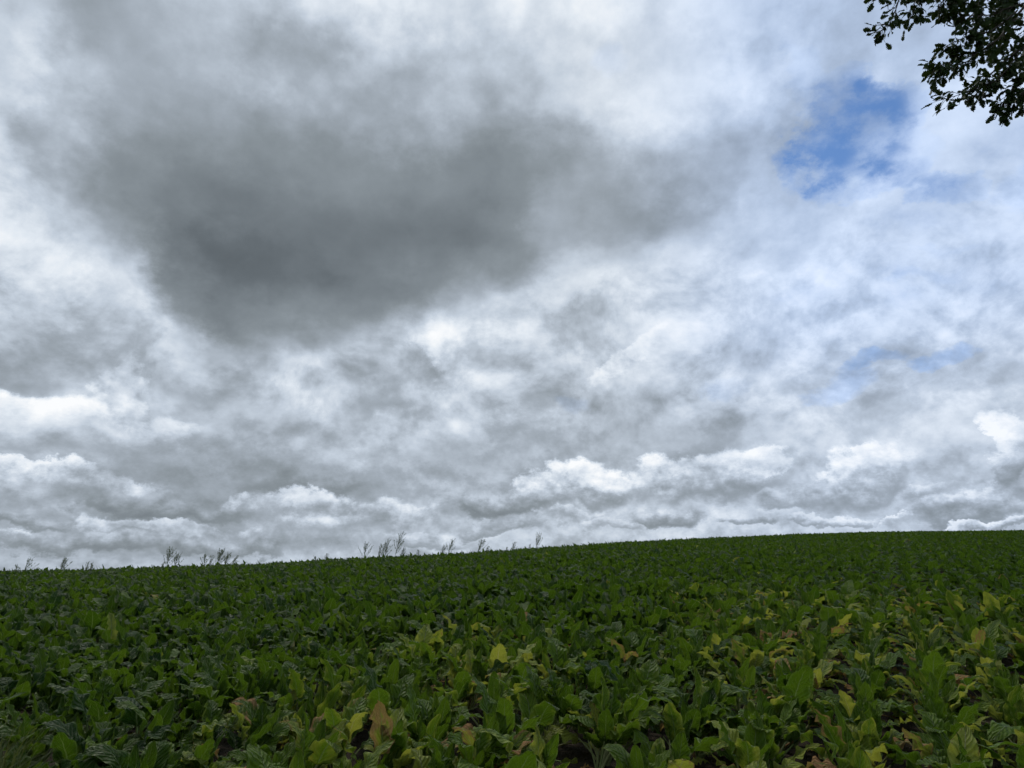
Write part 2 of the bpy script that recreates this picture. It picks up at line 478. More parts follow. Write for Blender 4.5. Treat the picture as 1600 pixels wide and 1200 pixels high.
def mat_beet():
    """leafuv = (across -1..1, along 0..1, 1 on the stalk); tint = (yellowing, dryness, random) on joined plants, object colour on single leaves"""
    m, nt = new_mat('beet_leaf')
    at = nt.node('ShaderNodeAttribute', attribute_name='leafuv').outputs['Vector']
    u, v, stalk = nt.xyz(at)
    tn = nt.node('ShaderNodeAttribute', attribute_name='tint').outputs['Vector']
    oc = nt.node('ShaderNodeObjectInfo').outputs['Color']
    yel, dry, rnd = nt.xyz(nt.vadd(tn, oc))
    au = nt.m('ABSOLUTE', u)
    pos = nt.vec(u, nt.mul(v, 2.2), nt.mul(rnd, 37.0))
    n1 = nt.noise(pos, 2.3, 4, 0.6)
    n2 = nt.noise(pos, 7.0, 5, 0.62)
    # pinnate veins: straight side veins climbing to the edge, waved a little
    ph = nt.add(nt.sub(nt.mul(v, 8.5), nt.mul(au, 2.6)), nt.mul(nt.sub(n1, 0.5), 0.9))
    tri = nt.m('ABSOLUTE', nt.sub(nt.m('FRACT', ph), 0.5))
    side = nt.smooth(tri, 0.43, 0.5)
    side = nt.mul(side, nt.smooth(au, 0.95, 0.35))
    mid = nt.smooth(au, nt.mad(v, -0.07, 0.11), 0.02)
    vein = nt.m('MAXIMUM', mid, nt.mul(side, 0.55))
    green = nt.mix(rnd, (0.010, 0.042, 0.003), (0.105, 0.175, 0.011))
    green = nt.mix(nt.smooth(n1, 0.4, 0.7), green, nt.mix(0.45, green, (0.022, 0.066, 0.010)))
    # yellowing starts between the veins and at the margin
    ym = nt.add(nt.mul(yel, 1.5), nt.add(nt.mul(nt.sub(n1, 0.5), 0.9), nt.mad(au, 0.30, -0.30)))
    ym = nt.smooth(nt.sub(ym, nt.mul(vein, 0.12)), 0.05, 0.75)
    ycol = nt.mix(n2, (0.14, 0.22, 0.018), (0.38, 0.39, 0.075))
    col = nt.mix(ym, green, ycol)
    # paler frilled margin
    rim = nt.mul(nt.smooth(nt.mad(nt.sub(n2, 0.5), 0.5, au), 0.78, 1.02), nt.sub(1.0, stalk))
    col = nt.mix(nt.mul(rim, 0.45), col, (0.20, 0.26, 0.085))
    # dry brown patches from margin and tip
    dm = nt.add(nt.mul(dry, 1.7), nt.add(nt.mul(nt.sub(n1, 0.5), 1.3), nt.add(nt.mul(au, 0.35), nt.mad(v, 0.3, -0.75))))
    dm = nt.smooth(dm, 0.02, 0.30)
    dcol = nt.mix(n2, (0.15, 0.06, 0.022), (0.50, 0.31, 0.14))
    col = nt.mix(dm, col, dcol)
    vcol = nt.mix(ym, (0.17, 0.22, 0.085), (0.42, 0.41, 0.20))
    col = nt.mix(nt.mul(vein, nt.mad(dm, -0.5, 0.75)), col, vcol)
    # small insect holes' brown spots
    spot = nt.smooth(nt.noise(pos, 24, 1, 0.4), 0.70, 0.76)
    col = nt.mix(nt.mul(spot, 0.5), col, (0.12, 0.07, 0.025))
    scol = nt.mix(nt.smooth(rnd, 0.2, 0.9), (0.15, 0.20, 0.06), (0.30, 0.32, 0.14))
    scol = nt.mix(dry, scol, (0.26, 0.13, 0.055))
    col = nt.mix(stalk, col, scol)
    h = nt.add(nt.mul(vein, -0.55), nt.add(nt.mul(tri, 0.9), nt.mul(n2, 0.55)))
    nrm = bump(nt, h, nt.sub(1.0, stalk), 0.024)
    rough = nt.add(nt.mad(n2, 0.25, 0.32), nt.mul(dm, 0.3))
    sh = principled(nt, col, rough, nt.mad(dm, -0.06, 0.15), nrm)
    hsv = nt.node('ShaderNodeHueSaturation')
    hsv.inputs['Saturation'].default_value = 1.0
    hsv.inputs['Value'].default_value = 1.8
    nt.put(hsv.inputs['Color'], nt.mix(0.55, col, nt.mix(ym, (0.080, 0.150, 0.004), (0.38, 0.38, 0.03))))
    tcol = nt.mix(nt.mul(dm, 0.6), hsv.outputs[0], col)
    finish(nt, translucent_mix(nt, sh, tcol, nt.mad(stalk, -0.22, 0.27)))
    return m

M_SOIL = mat_soil()
M_BEET = mat_beet()

def mesh_np(name, V, F, mat=None, smooth=True, attrs=None):
    """mesh from numpy: V (n,3); F list of (m,k) int arrays; attrs {name: (n,3)}"""
    me = bpy.data.meshes.new(name)
    V = np.asarray(V, np.float32)
    me.vertices.add(len(V))
    me.vertices.foreach_set('co', V.ravel())
    F = [np.asarray(f, np.int32) for f in F if len(f)]
    loops = np.concatenate([f.ravel() for f in F])
    tot = np.concatenate([np.full(len(f), f.shape[1], np.int32) for f in F])
    start = np.concatenate([[0], np.cumsum(tot)[:-1]]).astype(np.int32)
    me.loops.add(len(loops))
    me.loops.foreach_set('vertex_index', loops)
    me.polygons.add(len(tot))
    me.polygons.foreach_set('loop_start', start)
    me.polygons.foreach_set('loop_total', tot)
    me.update(calc_edges=True)
    me.polygons.foreach_set('use_smooth', np.full(len(tot), bool(smooth)))
    for k, a in (attrs or {}).items():
        at = me.attributes.new(k, 'FLOAT_VECTOR', 'POINT')
        at.data.foreach_set('vector', np.asarray(a, np.float32).ravel())
    if mat:
        me.materials.append(mat)
    me.validate()
    return me

def link(name, data, parent=None, **props):
    o = bpy.data.objects.new(name, data)
    COL.objects.link(o)
    if parent is not None:
        o.parent = parent
    for k, v in props.items():
        o[k] = v
    return o

# ground: one sheet of rings out to the horizon
def build_ground():
    radii = np.concatenate([np.linspace(0.0, 12, 61), np.geomspace(12.5, 150, 70), np.geomspace(170, 4000, 24)])
    na = 240
    ang = np.linspace(-math.pi, math.pi, na, endpoint=False)
    X = np.outer(radii, np.sin(ang)); Y = np.outer(radii, np.cos(ang))
    Z = ground_z(X, Y)
    rng = np.random.default_rng(3)
    Z[:60] += rng.normal(0, 0.008, Z[:60].shape)
    V = np.stack([X, Y, Z], -1).reshape(-1, 3)
    i = np.arange(len(radii) - 1)[:, None]; j = np.arange(na)[None, :]
    a = i * na + j; b = i * na + (j + 1) % na
    F = np.stack([a, b, b + na, a + na], -1).reshape(-1, 4)
    link('ground', mesh_np('ground', V, [F[:, ::-1]], M_SOIL), kind='structure', label='dark brown soil of the gently rising beet field')
build_ground()

# ------------------------------------------------------------------ beet leaves
def leaf_params(rng, kind):
    p = dict(kind=kind)
    U = rng.uniform
    if kind == 'inner':
        p.update(Lp=U(.15, .22), Lb=U(.17, .24), W=U(.045, .062), th0=U(2, 12), cp=U(-4, 8), cb=U(5, 40), fold=U(12, 30), amp=U(.20, .36))
    elif kind == 'mid':
        p.update(Lp=U(.19, .27), Lb=U(.21, .29), W=U(.056, .078), th0=U(8, 24), cp=U(-4, 10), cb=U(15, 125), fold=U(4, 22), amp=U(.20, .42))
    elif kind == 'outer':
        p.update(Lp=U(.19, .28), Lb=U(.21, .29), W=U(.056, .082), th0=U(22, 42), cp=U(-2, 18), cb=U(25, 125), fold=U(-6, 18), amp=U(.22, .45))
    elif kind == 'wilt':
        p.update(Lp=U(.20, .28), Lb=U(.18, .25), W=U(.055, .080), th0=U(38, 66), cp=U(18, 45), cb=U(40, 110), fold=U(-35, 25), amp=U(.30, .5))
    else:   # dead, shrivelled
        p.update(Lp=U(.16, .24), Lb=U(.09, .14), W=U(.022, .038), th0=U(30, 72), cp=U(10, 45), cb=U(50, 150), fold=U(30, 60), amp=U(.5, .75))
    p.update(freq=U(2.0, 3.9), ph=U(0, 6.28), ph2=U(0, 6.28), twist=math.radians(U(-45, 45) if kind in ('wilt', 'dead') else U(-22, 22)),
             sway=U(-.05, .05), pw=U(.9, 2.3), tipw=U(.55, .85), roll=U(-.25, .25))
    return p

def leaf_mesh(p, nu, nv, npet, nside):
    """one leaf with its stalk, from the crown of the plant (origin) outward along +X. Returns V, quads, leafuv"""
    def width(t):
        return p['W'] * (np.clip(np.sin(np.pi * np.clip(t, 0, 1) ** p['tipw']), 0, 1) ** 0.50 * (1 - 0.12 * t) + 0.05 * (1 - t))
    ts = np.linspace(0, 1, npet + 1)
    tb = np.linspace(0, 1, nv + 1)[1:]
    th_p = np.radians(p['th0'] + p['cp'] * ts)
    th_b = np.radians(p['th0'] + p['cp'] + p['cb'] * tb ** p['pw'])
    th = np.concatenate([th_p, th_b])
    s = np.concatenate([ts * p['Lp'], p['Lp'] + tb * p['Lb']])
    ds = np.diff(s)
    thm = 0.5 * (th[1:] + th[:-1])
    cx = np.concatenate([[0], np.cumsum(ds * np.sin(thm))]) + 0.015
    cz = np.concatenate([[0], np.cumsum(ds * np.cos(thm))])
    cy = p['sway'] * (s / s[-1]) ** 2
    C = np.stack([cx, cy, cz], -1)
    T = np.stack([np.sin(th), 0 * th, np.cos(th)], -1)
    N = np.stack([-np.cos(th), 0 * th, np.sin(th)], -1)
    S = np.tile([0.0, 1.0, 0.0], (len(th), 1))
    roll = p['twist'] * (s / s[-1]) ** 1.5 + p['roll'] * 0.3
    S, N = (S * np.cos(roll)[:, None] + N * np.sin(roll)[:, None]), (N * np.cos(roll)[:, None] - S * np.sin(roll)[:, None])
    V, Fq, UV = [], [], []
    # stalk
    rad = np.interp(ts, [0, .12, .6, 1], [.012, .0078, .0056, .0050])
    for i in range(npet + 1 if nside else 0):
        for k in range(nside):
            a = 2 * math.pi * k / nside
            V.append(C[i] + S[i] * math.cos(a) * rad[i] * 1.25 + N[i] * math.sin(a) * rad[i])
            UV.append((0, ts[i], 1))
    for i in range(npet):
        for k in range(nside):
            a, b = i * nside + k, i * nside + (k + 1) % nside
            Fq.append((a, b, b + nside, a + nside))
    base = len(V)
    us = np.linspace(-1, 1, nu + 1)
    fold = math.radians(p['fold'])
    for j in range(nv + 1):
        t = j / nv
        i = npet + j
        w = float(width(np.array([max(t, 0.0)]))[0]) * (1 + 0.07 * math.sin(9 * t + p['ph2']))
        if j == nv:
            w *= 0.45
        for u in us:
            au = abs(u)
            ph = p['ph'] + (p['ph2'] if u > 0 else 0)
            ruf = p['amp'] * p['W'] * au ** 1.6 * math.sin(2 * math.pi * p['freq'] * t + ph) * math.sin(math.pi * min(1, t * 1.1 + .06))
            ruf += 0.07 * p['W'] * math.sin(16 * t + 5 * u + ph) * math.sin(6 * u + 9 * t) 
            ruf += 0.05 * p['W'] * au * math.sin(2 * math.pi * 1.7 * p['freq'] * t + 2 * ph)
            lat = u * w * math.cos(fold * (0.6 + 0.4 * au))
            up = au * w * math.sin(fold) + ruf - 0.10 * w * au * au
            V.append(C[i] + S[i] * lat + N[i] * up + T[i] * (0.012 * math.sin(6 * t + ph) * au))
            UV.append((u, t, 0))
    for j in range(nv):
        for k in range(nu):
            a = base + j * (nu + 1) + k
            Fq.append((a, a + 1, a + nu + 2, a + nu + 1))
    return np.array(V), np.array(Fq), np.array(UV)

LEAF_KINDS = {'inner': 8, 'mid': 14, 'outer': 14, 'wilt': 10, 'dead': 7}
LEAVES = {}
_r = np.random.default_rng(11)
for kd, n in LEAF_KINDS.items():
    LEAVES[kd] = [leaf_params(_r, kd) for _ in range(n)]
LEAF_MESH = {kd: [] for kd in LEAVES}; BLADE = {kd: [] for kd in LEAVES}; STALK = {kd: [] for kd in LEAVES}
for kd in LEAVES:
    for p in LEAVES[kd]:
        V, F, UV = leaf_mesh(p, 8, 20, 5, 5)
        LEAF_MESH[kd].append(mesh_np('beet_leaf', V, [F], M_BEET, True, {'leafuv': UV}))
        ns = 6 * 5                                   # stalk vertices come first
        fs = F.max(1) < ns
        BLADE[kd].append(mesh_np('beet_blade', V[ns:], [F[~fs] - ns], M_BEET, True, {'leafuv': UV[ns:]}))
        STALK[kd].append(mesh_np('beet_stalk', V[:ns], [F[fs]], M_BEET, True, {'leafuv': UV[:ns]}))

# ------------------------------------------------------------------ where the beet plants stand
ROW_DIR = R(62)                       # rows run away to the upper right
ROW_GAP, IN_ROW = 0.47, 0.22
OAK = np.array([10.2, 7.4])

def yellow_field(x, y):
    """how far the plants have yellowed: patches near the field edge, more on the right"""
    r = np.hypot(x, y)
    a = np.degrees(np.arctan2(x, y))
    edge = np.clip((7.0 - r) / 2.2, 0, 1.2) * np.clip((a + 29) / 12.0, 0.06, 1)
    mid = np.exp(-((a + 4) / 10.0) ** 2) * np.clip((9.5 - r) / 2.5, 0, 1)
    right = np.clip((a - 8) / 10, 0, 1) * np.clip((16 - r) / 6.0, 0, 1) * 0.8
    edge = np.maximum(edge, mid)
    patch = 0.5 + 0.5 * np.sin(x * 0.9 + 1.1 + 0.8 * np.sin(y * 0.7)) * np.sin(y * 0.8 + 0.4 * x)
    return np.clip(np.maximum(edge, right) * (0.62 + 0.6 * patch), 0, 1) + 0.006

def field_points():
    rng = np.random.default_rng(5)
    c, s = math.cos(ROW_DIR), math.sin(ROW_DIR)
    ext = 150
    rows = np.arange(-ext, ext, ROW_GAP); along = np.arange(-ext, ext, IN_ROW)
    A, Bq = np.meshgrid(along, rows)
    A = A.ravel(); Bq = Bq.ravel()
    n = len(A)
    A = A + rng.uniform(-.07, .07, n); Bq = Bq + rng.normal(0, .035, n)
    x = A * c - Bq * s; y = A * s + Bq * c
    r = np.hypot(x, y); az = np.degrees(np.arctan2(x, y))
    D = crest_dist(az)
    keep = (np.abs(az) < 46) & (r < D * 1.14 + 2.0) & (r > 2.55) & (y > 1.9)
    keep &= np.hypot(x - OAK[0], y - OAK[1]) > 2.6
    keep &= ~((az < -33.0) & (r < 5.4))           # grass in the field corner
    keep &= rng.uniform(0, 1, n) > np.where(r < 8, 0.06, 0.03)
    keep &= ~(rng.uniform(0, 1, n) < np.clip((r - 22) / 40.0, 0, 0.58))
    return x[keep], y[keep], r[keep], az[keep]

PX, PY, PR, PA = field_points()
PZ = ground_z(PX, PY)

def in_frame(x, y, z, m=0):
    f = y * CP + (z - CAM_Z) * SP
    u = -y * SP + (z - CAM_Z) * CP
    px = 800 + FPX * x / np.maximum(f, 1e-3); py = 600 - FPX * u / np.maximum(f, 1e-3)
    return (f > 0.1) & (px > -m) & (px < 1600 + m) & (py < 1200 + m) & (py > -m), px, py

def plant_leaves(rng, yel, near):
    """list of (kind, index, azimuth, tilt, scale, tint) for one plant"""
    n = int(rng.integers(10, 14)) if near else int(rng.integers(9, 12))
    out = []
    a0 = rng.uniform(0, 6.28)
    vigor = rng.uniform(.85, 1.15)
    py_ = yel * rng.uniform(0.3, 1.3)
    for k in range(n):
        f = k / (n - 1.0)
        if f < .28: kd = 'inner'
        elif f < .68: kd = 'mid'
        else: kd = 'outer'
        y_ = d_ = 0.0
        if kd != 'inner' and rng.random() < 0.008 + 0.86 * py_:
            y_ = 0.20 + (0.74 if near else 0.40) * rng.random() ** 1.15
            if rng.random() < 0.30: kd = 'wilt'
            if rng.random() < 0.30: d_ = rng.uniform(.12, .42)
        elif rng.random() < 0.5:
            y_ = rng.uniform(0, .12 + .25 * py_)
        if f > .45 and rng.random() < 0.01 + 0.26 * py_:
            kd = 'dead'; d_ = rng.uniform(.7, 1.0); y_ = rng.uniform(.4, 1)
        sc = vigor * (.88 if y_ > .5 else 1.0) * rng.uniform(.70, 1.12) * (1.02 if near else 0.78)
        out.append((kd, int(rng.integers(len(LEAVES[kd]))), a0 + k * 2.39996 + rng.normal(0, .2), rng.normal(0, 5), sc,
                    (y_, d_, float(np.clip(rng.normal(.26 + .62 * yel, .26), 0, 1)))))
    return out

def plant_lean(rng):
    """the wind blows from the left: plants lean to the right"""
    return Euler((R(rng.normal(0, 4)), R(rng.normal(11, 5)), 0)).to_matrix()

vis, VX, VY = in_frame(PX, PY, PZ + 0.38, 26)
order = np.argsort(np.where(vis, PR, 1e9))
NEAR = order[:300]
near_set = np.zeros(len(PX), bool); near_set[NEAR] = True

ORD = ['first', 'second', 'third', 'fourth', 'fifth', 'sixth', 'seventh', 'eighth', 'ninth', 'tenth', 'eleventh', 'twelfth', 'thirteenth',
       'fourteenth', 'fifteenth', 'sixteenth', 'seventeenth', 'eighteenth', 'nineteenth', 'twentieth']

def build_near_plants():
    made = []
    for rank, i in enumerate(NEAR):
        rng = np.random.default_rng(1000 + int(i))
        ls = plant_leaves(rng, float(yellow_field(PX[i], PY[i])), True)
        root = bpy.data.objects.new('sugar_beet_plant', None)
        root.empty_display_size = 0.1
        COL.objects.link(root)
        root.location = (PX[i], PY[i], PZ[i] - 0.01)
        root.rotation_euler = plant_lean(rng).to_euler()
        for kd, idx, az, tilt, sc, tint in ls:
            part = 'withered_leaf' if kd == 'dead' else ('yellow_leaf' if tint[0] > .5 else 'leaf')
            split = rank < 150                       # near enough for the pale stalks to show
            o = link(part, (BLADE if split else LEAF_MESH)[kd][idx], root)
            if split:
                st = link('stalk', STALK[kd][idx], o)
                st.color = (*tint, 1.0)
            o.rotation_euler = (Matrix.Rotation(az, 3, 'Z') @ Matrix.Rotation(R(tilt), 3, 'Y')).to_euler()
            o.scale = (sc, sc, sc)
            o.color = (*tint, 1.0)
        made.append((root, i, ls))
    return made

NEAR_PLANTS = build_near_plants()

def joined_plants(name, sel, nu, nv, npet, nside, skip, **props):
    """all plants of SEL in one mesh, leaves at the given resolution"""
    tmpl = {kd: [leaf_mesh(p, nu, nv, npet, nside) for p in LEAVES[kd]] for kd in LEAVES}
    bucket = {}
    for i in sel:
        rng = np.random.default_rng(1000 + int(i))
        ls = plant_leaves(rng, float(yellow_field(PX[i], PY[i])), skip == 0)
        L = plant_lean(rng)
        loc = (PX[i], PY[i], PZ[i] - 0.01)
        for j, (kd, idx, az, tilt, sc, tint) in enumerate(ls):
            if skip and kd in ('inner', 'dead') and j % skip == 0:
                continue
            M = np.array(L @ Matrix.Rotation(az, 3, 'Z') @ Matrix.Rotation(R(tilt), 3, 'Y')) * (sc * (1.0 if not skip else 1.12))
            bucket.setdefault((kd, idx), []).append((M, loc, tint))
    VV, FF, UU, TT = [], [], [], []
    off = 0
    for (kd, idx), L in bucket.items():
        V, F, UV = tmpl[kd][idx]
        M = np.array([a[0] for a in L]); P = np.array([a[1] for a in L]); T = np.array([a[2] for a in L])
        W = np.einsum('nij,vj->nvi', M, V) + P[:, None, :]
        k = len(L)
        VV.append(W.reshape(-1, 3)); UU.append(np.tile(UV, (k, 1))); TT.append(np.repeat(T, len(V), 0))
        FF.append((F[None] + (off + np.arange(k) * len(V))[:, None, None]).reshape(-1, 4))
        off += k * len(V)
    me = mesh_np(name, np.concatenate(VV), [np.concatenate(FF)], M_BEET, True,
                 {'leafuv': np.concatenate(UU), 'tint': np.concatenate(TT)})
    return me

rest = np.where(~near_set)[0]
rA = rest[PR[rest] < 13]; rB = rest[(PR[rest] >= 13) & (PR[rest] < 26)]; rC = rest[PR[rest] >= 26]
def build_far_field():
    ms = [joined_plants('beet_field', rA, 4, 9, 2, 3, 0), joined_plants('beet_field', rB, 2, 5, 1, 3, 3), joined_plants('beet_field', rC, 2, 2, 1, 0, 2)]
    obs = [bpy.data.objects.new('b', m) for m in ms]
    # join the three into one mesh
    VV, FF, UU, TT = [], [], [], []
    off = 0
    for m in ms:
        n = len(m.vertices)
        v = np.empty(n * 3, np.float32); m.vertices.foreach_get('co', v)
        f = np.empty(len(m.loops), np.int32); m.loops.foreach_get('vertex_index', f)
        a = np.empty(n * 3, np.float32); m.attributes['leafuv'].data.foreach_get('vector', a)
        t = np.empty(n * 3, np.float32); m.attributes['tint'].data.foreach_get('vector', t)
        VV.append(v.reshape(-1, 3)); FF.append(f.reshape(-1, 4) + off); UU.append(a.reshape(-1, 3)); TT.append(t.reshape(-1, 3))
        off += n
    for o in obs:
        bpy.data.objects.remove(o)
    for m in ms:
        bpy.data.meshes.remove(m)
    me = mesh_np('sugar_beet_crop', np.concatenate(VV), [np.concatenate(FF)], M_BEET, True,
                 {'leafuv': np.concatenate(UU), 'tint': np.concatenate(TT)})
    o = link('sugar_beet_crop', me, kind='stuff', category='beet crop', label='dense dark green beet crop covering the slope up to the crest')
    o.color = (0, 0, 0, 1)
build_far_field()

# ------------------------------------------------------------------ names for the single beet plants
NUM = ['no', 'one', 'two', 'three', 'four', 'five', 'six', 'seven', 'eight', 'nine', 'ten', 'eleven', 'twelve']
def ordinal(n):
    if n < len(ORD):
        return ORD[n]
    tens = {2: 'twenty', 3: 'thirty', 4: 'forty', 5: 'fifty'}[(n + 1) // 10]
    u = (n + 1) % 10
    return tens + ('-' + ORD[u - 1] if u else 'ieth'.replace('ieth', 'th'))

def label_plants():
    reach = sorted(PR[i] for _, i, _ in NEAR_PLANTS)
    cut1, cut2 = reach[90], reach[190]
    cells = {}
    for root, i, ls in NEAR_PLANTS:
        band = 'front' if PR[i] < cut1 else ('second' if PR[i] < cut2 else 'third')
        ny = sum(1 for l in ls if l[5][0] > .5 and l[0] != 'dead')
        nd = sum(1 for l in ls if l[0] == 'dead')
        if ny + nd == 0:
            side = 'left' if VX[i] < 533 else ('middle' if VX[i] < 1066 else 'right')
            root['label'] = f'all green beet plant, {side} third of the photo, {band} band of the crop'
            root['group'] = f'all green beet plants, {side} of the {band} band'
        else:
            what = []
            if ny: what.append(f'{NUM[ny]} yellow')
            if nd: what.append(f'{NUM[nd]} dry brown')
            w = ' and '.join(what) + (' leaf' if ny + nd == 1 or (nd == 1) or (nd == 0 and ny == 1) else ' leaves')
            cells.setdefault((band, w), []).append((VX[i], root))
            root['group'] = f'beet plants with yellow or dry leaves, {band} band'
        root['category'] = 'beet plant'
    for (band, w), L in cells.items():
        L.sort(key=lambda a: a[0])
        for k, (_, root) in enumerate(L):
            tail = f', {ordinal(k)} from left in {band} band' if len(L) > 1 else f', only one in {band} band'
            root['label'] = f'beet plant with {w}{tail}'
label_plants()

# ------------------------------------------------------------------ simple tubes
def tube(pts, rads, ns=6):
    pts = np.asarray(pts, float)
    T = np.gradient(pts, axis=0)
    T /= np.linalg.norm(T, axis=1)[:, None] + 1e-9
    ref = np.where(np.abs(T[:, 2:3]) > 0.9, np.array([[1.0, 0, 0]]), np.array([[0, 0, 1.0]]))
    A = np.cross(T, ref); A /= np.linalg.norm(A, axis=1)[:, None] + 1e-9
    B = np.cross(T, A)
    an = np.linspace(0, 2 * math.pi, ns, endpoint=False)
    V = pts[:, None, :] + (A[:, None, :] * np.cos(an)[None, :, None] + B[:, None, :] * np.sin(an)[None, :, None]) * np.asarray(rads)[:, None, None]
    n = len(pts)
    i = np.arange(n - 1)[:, None]; k = np.arange(ns)[None, :]
    a = i * ns + k; b = i * ns + (k + 1) % ns
    F = np.stack([a, b, b + ns, a + ns], -1).reshape(-1, 4)
    return V.reshape(-1, 3), F

def bez(p0, p1, p2, n):
    t = np.linspace(0, 1, n)[:, None]
    return (1 - t) ** 2 * np.asarray(p0) + 2 * t * (1 - t) * np.asarray(p1) + t * t * np.asarray(p2)

class MB:
    def __init__(self): self.V = []; self.F = []; self.n = 0
    def add(self, V, F):
        self.V.append(np.asarray(V, float)); self.F.append(np.asarray(F, int) + self.n); self.n += len(V)
    def mesh(self, name, mat, smooth=True):
        by = {}
        for f in self.F:
            by.setdefault(f.shape[1], []).append(f)
        return mesh_np(name, np.concatenate(self.V), [np.concatenate(v) for v in by.values()], mat, smooth)

# ------------------------------------------------------------------ tall weeds along the crest
def mat_weed():
    m, nt = new_mat('weed')
    p = nt.node('ShaderNodeNewGeometry').outputs['Position']
    n = nt.noise(p, 14, 3, 0.6)
    col = nt.ramp(n, [(0.3, (.06, .085, .04)), (0.55, (.11, .14, .07)), (0.75, (.18, .18, .10))])
    finish(nt, translucent_mix(nt, principled(nt, col, 0.7, 0.25), (0.20, 0.25, 0.12, 1), 0.35))
    return m
M_WEED = mat_weed()

# top of each weed in the photograph: x, y, sideways lean (fraction of height), bushiness
WEEDS = [(32, 881, .2, .5, 'short weed barely above the crop, beside the leftmost skyline plume'),
         (47, 872, .5, .8, 'leftmost tall skyline weed, a single plume bent to the right'),
         (104, 872, .5, 1.0, 'lone skyline weed with a drooping plume between the left edge and the first clump'),
         (138, 877, .1, .6, 'short thin weed, left one of a low pair on the skyline'),
         (146, 878, .1, .6, 'short thin weed, right one of a low pair on the skyline'),
         (255, 876, .0, .5, 'tiny weed at the left foot of the first dense skyline clump'),
         (266, 858, .08, 1.1, 'tallest upright plume in the first dense skyline clump from the left'),
         (278, 864, .06, 1.0, 'second plume in the first dense skyline clump, right of the tallest'),
         (323, 865, .05, .9, 'forked weed at the left end of the wide skyline clump'),
         (333, 868, .2, .8, 'low grey green weed left of the bushy one in the wide skyline clump'),
         (346, 859, .1, 1.4, 'bushiest weed in the middle of the wide skyline clump'),
         (358, 864, .35, 1.1, 'weed leaning right beside the bushiest one on the skyline'),
         (374, 867, .9, .8, 'weed bent far over to the right at the end of the wide skyline clump'),
         (491, 868, -.4, .6, 'short weed bent to the left, alone on the crest'),
         (512, 864, .0, .7, 'short upright weed on the crest just left of the tall middle clump'),
         (572, 847, .05, 1.0, 'pale straight weed standing apart at the left of the tall middle clump'),
         (596, 850, .3, .7, 'slim weed leaning right, first of three close together on the crest'),
         (602, 847, .3, .7, 'slim weed leaning right, second of three close together on the crest'),
         (606, 842, .2, .9, 'taller dark weed, third of three close together on the crest'),
         (623, 833, .35, 1.3, 'tallest skyline weed, dark branching plume leaning right in the middle clump'),
         (636, 855, .7, .8, 'short weed bent right at the foot of the tallest skyline weed'),
         (655, 857, .05, .4, 'thin straight stalk alone right of the tallest skyline weed'),
         (696, 851, .45, .7, 'shorter weed of a leaning pair on the crest'),
         (706, 843, .4, 1.0, 'taller weed of a leaning pair on the crest'),
         (753, 842, .5, 1.1, 'dark plume leaning right, alone on the rising crest'),
         (768, 852, .6, .7, 'short weed bent right beside the dark plume on the rising crest'),
         (795, 855, .2, .5, 'very short weed on the crest before the last plumes'),
         (807, 846, .5, .8, 'leaning weed on the crest, second tallest of the rightmost few'),
         (830, 849, .1, .6, 'small weed at the left foot of the rightmost plume'),
         (841, 833, .2, 1.2, 'rightmost tall skyline weed with a dense pale plume')]

def build_weed(k, px, py, lean, bush, label):
    lean = lean + 0.12
    rng = np.random.default_rng(400 + k)
    d = pix_dir(px - lean * 12, py)
    az = math.degrees(math.atan2(d[0], d[1]))
    h = math.hypot(d[0], d[1])
    r = float(crest_dist(az)) * rng.uniform(.93, 1.0)
    x, y = d[0] / h * r, d[1] / h * r
    z0 = float(ground_z(x, y))
    top = CAM_Z + d[2] / h * r
    H = max(top - z0, 0.5)
    root = bpy.data.objects.new('tall_weed', None)
    COL.objects.link(root)
    root.location = (x, y, z0 - 0.02)
    root['label'] = label; root['category'] = 'weed'; root['group'] = 'tall weeds along the crest'
    over = max(H - CANOPY, 0.12)
    tip = np.array([lean * over * 0.8, rng.normal(0, .08), H])
    spine = bez((0, 0, 0), (lean * over * .15, 0, H * .62), tip, 12)
    mb = MB(); mb.add(*tube(spine, np.linspace(.010, .003, 12) * (0.6 + .4 * H), 5))
    link('stem', mb.mesh('weed_stem', M_WEED), root)
    nb = int(11 + 11 * bush)
    zs = np.linspace(0.30, 0.97, nb)
    for j, t in enumerate(zs):
        q = t * 11; i0 = int(q); f = q - i0
        base = spine[i0] * (1 - f) + spine[min(i0 + 1, 11)] * f
        az_ = j * 2.4 + rng.normal(0, .4)
        L = (0.14 + 0.42 * (1 - t)) * (0.6 + .5 * bush) * rng.uniform(.45, 1.3) * min(1.0, H)
        out = np.array([math.cos(az_), math.sin(az_), 0]) * L * rng.uniform(.2, .75) + np.array([lean * L * .75, 0, L * .9])
        bp = bez(base, base + out * .5 + np.array([math.cos(az_), math.sin(az_), 0]) * L * .12, base + out, 6)
        mb = MB(); mb.add(*tube(bp, np.linspace(.004, .0018, 6), 3))
        # narrow leaves and seed heads along the branch
        for s in range(int(9 + 17 * L / .3)):
            tt = rng.uniform(.1, 1.0) * 5; i1 = min(int(tt), 4); g = tt - i1
            c = bp[i1] * (1 - g) + bp[i1 + 1] * g
            ll = rng.uniform(.02, .055) * (1.1 - .4 * t) * (0.8 + .3 * bush)
            dr = rng.normal(0, 1, 3) + out / L * 1.0 + np.array([lean * .5, 0, .2]); dr /= np.linalg.norm(dr)
            sd = np.cross(dr, rng.normal(0, 1, 3)); sd /= np.linalg.norm(sd) + 1e-9
            w = ll * rng.uniform(.16, .30)
            mb.add([c, c + dr * ll * .45 + sd * w, c + dr * ll, c + dr * ll * .45 - sd * w], [(0, 1, 2, 3)])
        link('side_branch', mb.mesh('weed_branch', M_WEED), root)
for k, w in enumerate(WEEDS):
    build_weed(k, w[0], w[1] + 2, *w[2:])

